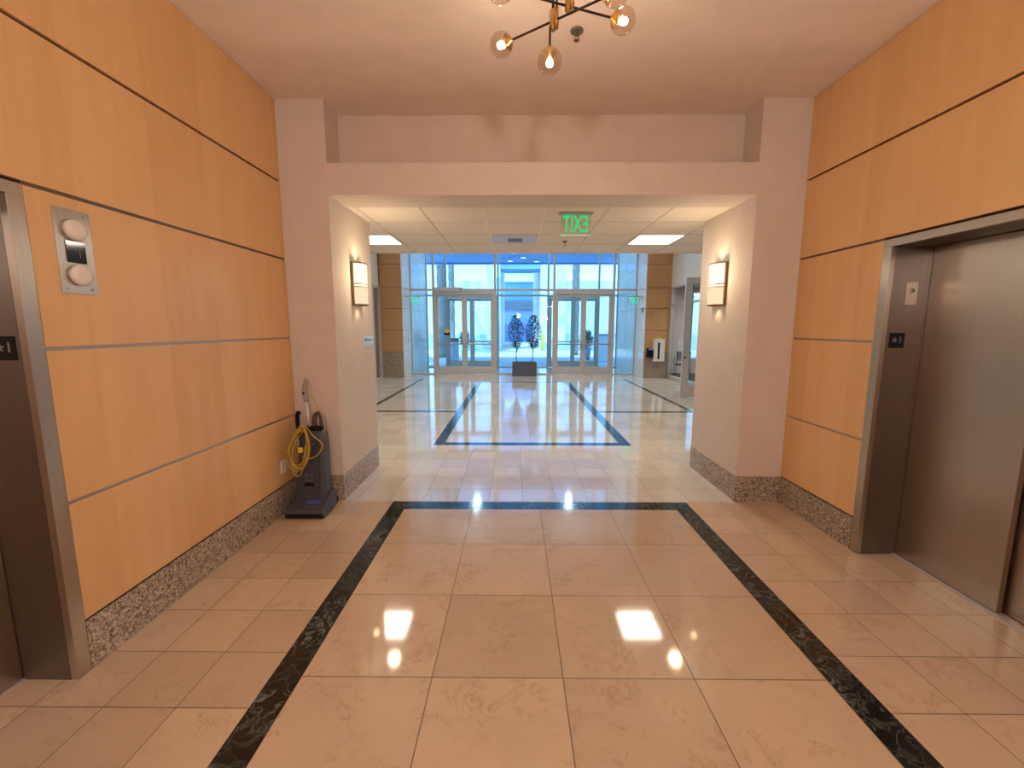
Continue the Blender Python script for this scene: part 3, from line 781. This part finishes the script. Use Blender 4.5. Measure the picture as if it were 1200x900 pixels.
def glass_wall(Y, inner):
    for i, (x0, x1) in enumerate(BAYS):
        frame_window(x0, x1, ZH, ZA-.002, Y)
        if i in (1, 3):
            ntrim[0] += 1
            m = MB(); m.box((x0+.001, -.07+Y, 0), (x0+.06, Y+.07, ZH-.001)); m.box((x1-.06, Y-.07, 0), (x1-.001, Y+.07, ZH-.001)); m.box((x0+.06, Y-.07, 2.755), (x1-.06, Y+.07, ZH-.001))
            struct(m.build(f'trim_{ntrim[0]}', 'alu'))
            c = (x0+x1)/2
            door_leaf(x0+.062, c, Y, 2.75, True, inner and i == 1); door_leaf(c, x1-.062, Y, 2.75, False)
        else:
            frame_window(x0, x1, .002, ZH, Y)
glass_wall(YW, True); glass_wall(YV, False)
# white sill strips behind the glass of the fixed bays
t = thing('door_operator', 'long aluminium door operator box above the left pair of entrance doors', 'door operator', (-2.26, YW-.0685, 2.80))
MB().box((-.50, -.11, 0), (.50, .0, .13), bev=.004).build('housing', 'alu', t)
MB().box((.41, -.114, .045), (.45, -.109, .09)).build('sensor_eye', 'black', t)
MB().box((-.47, -.114, .02), (-.44, -.109, .03)).build('indicator', 'red', t)

# small wall fittings in the atrium
t = thing('card_reader', 'small white oval reader on stone wall left of entrance glass', 'card reader', (CL, 14.08, 1.235))
MB().box((0, -.05, -.12), (.035, .05, .12), bev=.02).build('case', 'white_plastic', t)
MB().box((.034, -.025, -.06), (.037, .025, .02)).build('window', 'black', t)
t = thing('alarm_strobe', 'small grey alarm strobe on right stone wall below exit sign', 'alarm', (CR+.002, 13.68, 2.16))
MB().box((-.04, -.05, -.08), (0, .05, .08), bev=.01).build('case', 'text_grey', t)
t = thing('equipment_cabinet', 'white cabinet with tall black window on wood column at right', 'cabinet', (4.53, 13.46, .545))
MB().box((-.165, -.15, 0), (.165, 0, .70), bev=.006).build('case', 'white_plastic', t)
dr = MB().box((-.15, -.158, .015), (.15, -.150, .685), bev=.003).build('door', 'white_plastic', t)
MB().box((-.055, -.161, .08), (.005, -.157, .60)).build('window', 'gloss_black', dr)
MB().box((-.06, -.12, .70), (.06, -.02, .745), bev=.004).build('alarm_cap', 'sticker_yellow', t)
t = thing('leaflet_holder', 'black box holder beside the white cabinet on wood column at right', 'holder', (4.26, 13.4635, .67))
m = MB(); m.box((-.095, -.12, 0), (.095, -.108, .24)); m.box((-.095, -.012, 0), (.095, 0, .29)); m.box((-.095, -.108, 0), (.095, -.012, .012)); m.box((-.095, -.108, .012), (-.083, -.012, .24)); m.box((.083, -.108, .012), (.095, -.012, .24))
m.build('box', 'black', t)
MB().box((-.03, -.10, .02), (.09, -.03, .28)).build('leaflets', 'lens', t)

# ------------------------------------------------------------------ planter with two trees
t = thing('planter_box', 'long slate grey planter box standing before central entrance glass', 'planter', (.305, 14.14, 0))
m = MB(); w, dp, H = .405, .20, .46
m.box((-w, -dp, 0), (w, -dp+.03, H)); m.box((-w, dp-.03, 0), (w, dp, H)); m.box((-w, -dp+.03, 0), (-w+.03, dp-.03, H)); m.box((w-.03, -dp+.03, 0), (w, dp-.03, H)); m.box((-w+.03, -dp+.03, 0), (w-.03, dp-.03, .03))
m.build('box', 'planter', t, None, .004)
MB().box((-w+.03, -dp+.03, .03), (w-.03, dp-.03, .459)).build('soil', 'soil', t)
def tree(x, seed, label, lean):
    r = random.Random(seed)
    t = thing('potted_tree', label, 'tree', (x, 14.14, .4605), 0, 'small trees in the grey planter')
    m = MB(); m.tube(smooth_path([(0, 0, 0), (.008*lean, .01, .25), (.0, 0, .46)], 4), [.016]*9, 0, 8)
    tips = []
    for k in range(9):
        a = 2*PI*k/9 + r.uniform(-.3, .3); z0 = .36 + .03*k; rad = r.uniform(.12, .24)
        p = [(0, 0, z0-.05), (rad*.45*math.cos(a), rad*.45*math.sin(a), z0+.14), (rad*math.cos(a), rad*math.sin(a), z0 + r.uniform(.36, .7))]
        m.tube(smooth_path(p, 3), [.010, .009, .008, .007, .006, .005, .004], 0, 5); tips.append(p)
    m.build('trunk', 'bark', t)
    m = MB()
    for k in range(640):
        zz = r.random(); z = .50 + zz*1.05
        R = .285*math.sin(PI*min(1, (.16 + .78*zz)))**.8
        a = r.uniform(0, 2*PI); q = (r.random()**.5)*R
        c = Vector((q*math.cos(a)+.02*lean, q*math.sin(a), z))
        d1 = Vector((r.uniform(-1, 1), r.uniform(-1, 1), r.uniform(-.9, .7))).normalized(); d2 = d1.cross(Vector((r.uniform(-1, 1), r.uniform(-1, 1), r.uniform(-1, 1)))).normalized()
        L, W = r.uniform(.05, .08), r.uniform(.014, .023)
        m.quad((c - d1*L*.5, c + d2*W, c + d1*L*.5, c - d2*W))
    m.build('foliage', 'leaf', t)
tree(.04, 5, 'small leafy tree on the left in the grey planter', -1)
tree(.575, 9, 'small leafy tree on the right in the grey planter', 1)

# ------------------------------------------------------------------ right side room, glazing and open glass door
DY0, DY1 = 9.72, 10.78
m = MB(); m.box((AR, YB-.05, 0), (AR+.12, DY0-.06, ZA)); m.box((AR, DY0-.06, 2.86), (AR+.12, 13.47, ZA)); struct(m.build('wall_far_right', 'white_wall'))
def side_window(y0, y1, z0, z1, base=0):
    nwin[0] += 1
    w = struct(empty(f'window_{nwin[0]}', (AR+.06, (y0+y1)/2, z0)))
    hy_, hz, fw = (y1-y0)/2, z1-z0, .045
    m = MB(); m.box((-.06, -hy_, 0), (.06, -hy_+fw, hz)); m.box((-.06, hy_-fw, 0), (.06, hy_, hz)); m.box((-.06, -hy_+fw, 0), (.06, hy_-fw, fw+base)); m.box((-.06, -hy_+fw, hz-fw), (.06, hy_-fw, hz))
    if z0 < 1: m.box((-.06, -hy_+fw, 2.30), (.06, hy_-fw, 2.345))
    m.build('window_frame', 'alu', w)
    MB().box((-.004, -hy_+fw, fw+base), (.004, hy_-fw, hz-fw)).build('glass_pane', 'glass_far', w)
side_window(DY1+.02, 12.1, 0, 2.86, .06); side_window(12.1, 13.46, 0, 2.86, .06)
m = MB(); m.box((AR, DY0-.06, 0), (AR+.12, DY0, 2.86)); m.box((AR, DY1-.04, 0), (AR+.12, DY1+.02, 2.86)); m.box((AR, DY0, 2.79), (AR+.12, DY1-.04, 2.86)); struct(m.build('trim_8', 'alu'))
d = struct(empty('door_14', (AR-.02, DY0+.0, .01)))
W_, H = 1.02, 2.72
m = MB(); m.box((-W_, -.022, 0), (-W_+.155, .022, H)); m.box((-.11, -.022, 0), (0, .022, H)); m.box((-W_+.155, -.022, 0), (-.11, .022, .26)); m.box((-W_+.155, -.022, H-.11), (-.11, .022, H)); m.build('leaf_frame', 'alu', d)
MB().box((-W_+.155, -.004, .26), (-.11, .004, H-.11)).build('glass_pane', 'glass_far', d)
MB().tube([(-W_+.03, -.022, 1.31), (-W_+.03, -.085, 1.31), (-W_+.03, -.085, 1.31), (-W_+.03, -.085, .98), (-W_+.03, -.022, .98)], .012, 0, 10).build('pull_handle', 'steel_light', d)
MB().lathe([(0, -.034), (.022, -.034), (.024, -.022), (0, -.022)], (-W_+.06, 0, .92), 'Y', 16).build('lock', 'black', d)
# the room behind the glazing
m = MB(); m.box((AR+.12, YB+1, -.02), (10.2, 15.0, -.002)); struct(m.build('floor', 'carpet'))
m = MB(); m.box((AR+.12, YB+1, 3.0), (10.2, 15.1, 3.1)); struct(m.build('ceiling', 'white_wall'))
m = MB(); m.box((10.1, YB+1, 0), (10.2, 15, 3)); m.box((AR+.12, YB+.9, 0), (10.2, YB+1, 3)); struct(m.build('wall_room_back', 'white_wall'))
m = MB(); m.box((CR+.4, 14.98, 0), (5.92, 15.1, 3.0)); m.box((8.77, 14.98, 0), (10.2, 15.1, 3.0)); m.box((5.92, 14.98, 0), (8.77, 15.1, .45)); m.box((5.92, 14.98, 2.85), (8.77, 15.1, 3.0)); struct(m.build('wall_room_front', 'white_wall'))
nwin[0] += 1
w = struct(empty(f'window_{nwin[0]}', (7.345, 15.04, .45)))
m = MB()
for x in (-1.425, -.72, -.02, .68, 1.375): m.box((x, -.05, 0), (x+.05, .05, 2.4))
for x0 in (-1.375, -.67, .03, .73):
    for z in (0, 2.35): m.box((x0, -.05, z), (x0+.65, .05, z+.05))
m.build('window_frame', 'alu', w)
MB().box((-1.375, -.004, .05), (1.375, .004, 2.35)).build('glass_pane', 'glass', w)
# chair behind the glazing
t = thing('office_chair', 'dark grey chair standing behind the glazing of the side room', 'chair', (5.28, 13.35, 0), -.5)
MB().box((-.22, -.22, .43), (.22, .22, .47), bev=.015).build('seat', 'chair', t)
m = MB(); m.loft([[(-.20, .20, .55), (.20, .20, .55), (.20, .225, .55), (-.20, .225, .55)], [(-.22, .26, .85), (.22, .26, .85), (.22, .285, .85), (-.22, .285, .85)]], 0, False); m.build('backrest', 'chair', t, None, .01)
for x, y in ((-.2, -.2), (.2, -.2), (-.2, .2), (.2, .2)):
    top = .55 if y > 0 else .44
    MB().tube([(x*1.12, y*1.2, 0), (x, y, .44), (x, y*1.05, top+.02)], .013, 0, 8).build('leg', 'chair', t)
for x in (-.22, .22): MB().tube([(x, -.18, .44), (x, -.18, .64), (x, .21, .66)], .012, 0, 8).build('armrest', 'chair', t)

# ------------------------------------------------------------------ outdoors
struct(MB().box((-60, YV+.15, -.2), (60, 110, -.01)).build('floor', 'plaza'))
# porch roof over the entrance
m = MB(); m.box((-14, YV+.3, 4.70), (14, 21.2, 5.3)); m.box((-14, 20.95, 4.64), (14, 21.2, 4.70)); struct(m.build('ceiling', 'canopy'))
def downlight(x, y, label):
    t = thing('porch_downlight', label, 'light', (x, y, 4.70), 0, 'small round lights under the porch roof')
    MB().lathe([(.16, 0), (.16, -.02), (.12, -.025), (.12, -.012), (0, -.012)], (0, 0, 0), 'Z', 20).build('trim_ring', 'white_plastic', t)
    MB().lathe([(.0, -.016), (.115, -.016), (.115, -.013), (0, -.013)], (0, 0, 0), 'Z', 20).build('lamp_lens', emit('porch_lamp', (.9, .97, 1), 5), t)
for i, (x, y) in enumerate(((-.05, 18.2), (.9, 18.15), (-.25, 20.4), (.35, 19.4), (1.0, 20.5))):
    downlight(x, y, ['small round porch light, left one of the nearer pair', 'small round porch light, right one of the nearer pair', 'small round porch light, left one of the farther three', 'small round porch light, middle one of the farther three', 'small round porch light, right one of the farther three'][i])
# white buildings either side of a blue passage
def building(name, label, boxes, loc_=(0, 0, 0)):
    t = thing(name, label, 'building', loc_)
    for nm, mat, a, b in boxes: MB().box(a, b).build(nm, mat, t)
    return t
building('white_building', 'tall white building wall left of the blue passage outside', [
    ('wall', 'stucco', (-2.0, 30, -.01), (-1.05, 42, 8.2)), ('wall', 'stucco', (-18, 30.4, -.01), (-2.0, 42, 4.85)), ('base_course', 'stucco_blue', (-2.0, 29.96, -.01), (-1.05, 30.0, .55)),
    ('base_course', 'stucco_blue', (-18, 30.36, -.01), (-2.02, 30.4, 1.1)), ('corner_pier', 'stucco_blue', (-1.45, 29.6, -.01), (-1.05, 29.95, 5.0))])
building('white_building', 'tall white building wall right of the blue passage outside', [
    ('wall', 'stucco', (1.75, 30, -.01), (3.55, 42, 8.2)), ('wall', 'stucco', (3.55, 30.4, -.01), (20, 42, 4.85)), ('base_course', 'stucco_blue', (1.75, 29.96, -.01), (3.56, 30.0, .55)), ('base_course', 'stucco_blue', (3.58, 30.36, -.01), (20, 30.4, 1.1))])
bl = [('facade', 'blue_facade', (-2.6, 46, -.01), (3.2, 48, 8.6)), ('white_band', 'white_band', (-2.0, 45.9, 6.40), (2.7, 46, 7.30)),
      ('louvers', 'louver', (-2.0, 45.85, 3.55), (2.2, 46, 4.45)), ('lower_panel', 'blue_dark', (-2.0, 45.85, .0), (2.4, 46, 1.95)), ('roof_edge', 'canopy', (-2.6, 45.8, 7.35), (3.2, 46, 8.7))]
building('blue_building', 'blue glazed building front with white band seen between the trees', bl)
t = thing('shade_bridge', 'blue bridge added between the white buildings to shade the passage', 'bridge', (.35, 31, 5.62))  # added slab that keeps the blue front beyond in shade
MB().box((-1.385, -.95, 0), (1.385, 1, 2.2)).build('deck', 'canopy', t)
for y in (-.92, .97): MB().box((-1.385, y-.02, 2.2), (1.385, y+.02, 3.1)).build('parapet', 'canopy', t)
# palms
def palm(x, y, label, r0, crown=17.1):
    t = thing('palm_tree', label, 'palm', (x, y, 0), 0, 'palm trees on the plaza')
    m = MB(); pts = [(.0, 0, z*.3) for z in range(int(crown/.3)+1)]; m.tube(pts, [r0*(1 + .09*math.sin(i*2.4)) for i in range(len(pts))], 0, 14); m.build('trunk', 'palm_trunk', t)
    m = MB(); r = random.Random(int(x*10))
    for k in range(16):
        a = 2*PI*k/16; e = r.uniform(-.2, .7); prev = None
        for s in range(7):
            q = s/6*2.6; p = Vector((math.cos(a)*q, math.sin(a)*q, crown + e*q - .22*q*q)); w = Vector((-math.sin(a), math.cos(a), 0))*(.32*(1-(s/6)**2)+.03)
            if prev: m.quad((prev[0]-prev[1], prev[0]+prev[1], p+w, p-w))
            prev = (p, w)
    m.build('fronds', 'shrub', t)
palm(-3.95, 22.8, 'thick palm trunk outside at far left, seen through the left entrance doors', .22)
palm(-4.2, 28.2, 'slimmer palm trunk just right of the thick palm outside', .20)
palm(3.45, 24.6, 'palm trunk on the right outside behind the right entrance doors', .21)
# shrubs and street furniture
def shrub(x, y, z0, R, H, label, seed):
    r = random.Random(seed)
    t = thing('potted_shrub', label, 'shrub', (x, y, 0), 0, 'shrubs in pots outside')
    MB().lathe([(.0, 0), (R*.5, 0), (R*.7, z0), (R*.6, z0), (R*.55, z0-.05), (0, z0-.05)], (0, 0, 0), 'Z', 20).build('pot', 'bin', t)
    m = MB()
    for k in range(260):
        v = Vector((r.gauss(0, 1), r.gauss(0, 1), r.gauss(0, 1))).normalized()*r.uniform(.5, 1)
        c = Vector((v.x*R, v.y*R, z0 + H*.5 + v.z*H*.5)); d1 = Vector((r.uniform(-1, 1), r.uniform(-1, 1), r.uniform(-1, 1))).normalized(); d2 = d1.cross(v).normalized()
        m.quad((c-d1*.09, c+d2*.035, c+d1*.09, c-d2*.035))
    m.build('foliage', 'shrub', t)
shrub(-2.42, 20.2, .55, .24, 1.0, 'leafy shrub in a pot outside behind the yellow door sticker', 1)
shrub(3.62, 21.2, .6, .26, .95, 'leafy shrub in a pot outside behind the right entrance doors', 2)
t = thing('litter_bin', 'blue grey square litter bin outside behind the left entrance doors', 'bin', (-2.82, 19.4, 0))
MB().box((-.2, -.2, 0), (.2, .2, 1.0), bev=.01).build('body', 'bin', t)
MB().box((-.22, -.22, 1.0), (.22, .22, 1.12), bev=.02).build('lid', 'charcoal2', t)
t = thing('bollard', 'yellow bollard on the plaza right of the planter trees', 'bollard', (1.86, 29.2, 0))
MB().lathe([(.10, -.0), (.10, 1.08), (.085, 1.14), (.04, 1.17), (0, 1.18)], (0, 0, 0), 'Z', 18).build('post', 'bollard_yellow', t)
t = thing('utility_cabinet', 'pale low utility cabinet with dark top outside at right', 'cabinet', (4.35, 20.6, 0))
MB().box((-.35, -.3, 0), (.35, .3, 1.22), bev=.01).build('body', 'stucco', t)
MB().box((-.42, -.36, 1.22), (.42, .36, 1.30), bev=.01).build('top', 'bin', t)

# ------------------------------------------------------------------ lights
def lamp(name, kind, loc_, e, col, size=.1, rot=None, **k):
    L = bpy.data.lights.new(name, kind); L.energy = e; L.color = col
    if kind == 'AREA': L.shape = 'SQUARE'; L.size = size
    elif kind in ('POINT', 'SPOT'): L.shadow_soft_size = size
    for a, b in k.items(): setattr(L, a, b)
    o = bpy.data.objects.new(name, L); COL.objects.link(o); o.location = loc_
    if rot: o.rotation_euler = rot
    return o
WARM = (1, .955, .90)
lamp('lobby_fill', 'POINT', (.22, -1.1, 2.45), 86, WARM, .09)  # unseen fill lights added behind the camera to brighten the lobby
lamp('lobby_fill', 'POINT', (.22, -2.2, 2.45), 46, WARM, .09)
for x in (-1.7, .45, 2.3):
    for y in (9.4, 12.2): lamp('atrium_lamp', 'SPOT', (x, y, 6.1), 125, (1, .90, .76), .07, (0, 0, 0), spot_size=2.0, spot_blend=.5)
lamp('passage_lamp', 'AREA', (-1.82, 5.679, ZD-.02), 17, (1, .90, .74), .5)
lamp('passage_lamp', 'AREA', (1.81, 5.679, ZD-.02), 17, (1, .90, .74), .5)
lamp('vestibule_fill', 'POINT', (-1.5, 15.8, 5.2), 60, (.9, .96, 1), .08); lamp('vestibule_fill', 'POINT', (2.1, 15.8, 5.2), 60, (.9, .96, 1), .08)  # added fill lights, no fixtures, to lift the vestibule side walls
lamp('room_fill', 'AREA', (7.0, 12.5, 2.95), 110, (1, .95, .92), 1.5)  # unseen fill light added to brighten the side room
sun = lamp('sun', 'SUN', (0, 0, 30), 6.3, (1, .96, .88), rot=(math.radians(22), 0, math.radians(-20)))
sun.data.angle = .01

w = bpy.data.worlds.new('sky'); sc.world = w; w.use_nodes = True; nt = w.node_tree; nt.nodes.clear()
h = N(nt); out = h.node('ShaderNodeOutputWorld'); bg = h.node('ShaderNodeBackground'); sky = h.node('ShaderNodeTexSky')
sky.sky_type = 'NISHITA'; sky.sun_disc = False; sky.sun_elevation = math.radians(45); sky.sun_rotation = math.radians(200); sky.altitude = 50
bg.inputs[1].default_value = .62
h.link(sky.outputs[0], bg.inputs[0]); h.link(bg.outputs[0], out.inputs[0])

# ------------------------------------------------------------------ camera
pitch, yaw, roll, hc, fpx = .1340, -.0077, .0012, 1.6171, 494.08
fw = Vector((math.sin(yaw)*math.cos(pitch), math.cos(yaw)*math.cos(pitch), -math.sin(pitch)))
r0 = Vector((math.cos(yaw), -math.sin(yaw), 0)); u0 = r0.cross(fw)
r = r0*math.cos(roll) + u0*math.sin(roll); u = -r0*math.sin(roll) + u0*math.cos(roll)
cam = bpy.data.cameras.new('camera'); co = bpy.data.objects.new('camera', cam); COL.objects.link(co)
mat = Matrix((r, u, -fw)).transposed().to_4x4(); mat.translation = Vector((0, 0, hc)); co.matrix_world = mat
cam.sensor_fit = 'HORIZONTAL'; cam.sensor_width = 36; cam.lens = fpx/1200*36; cam.clip_start = .05; cam.clip_end = 400
sc.camera = co
sc.view_settings.view_transform = 'Standard'; sc.view_settings.look = 'None'
sc.view_settings.exposure = .12; sc.view_settings.gamma = 1
sc.cycles.max_bounces = 12; sc.cycles.transparent_max_bounces = 24
sc.cycles.sample_clamp_indirect = 6.0
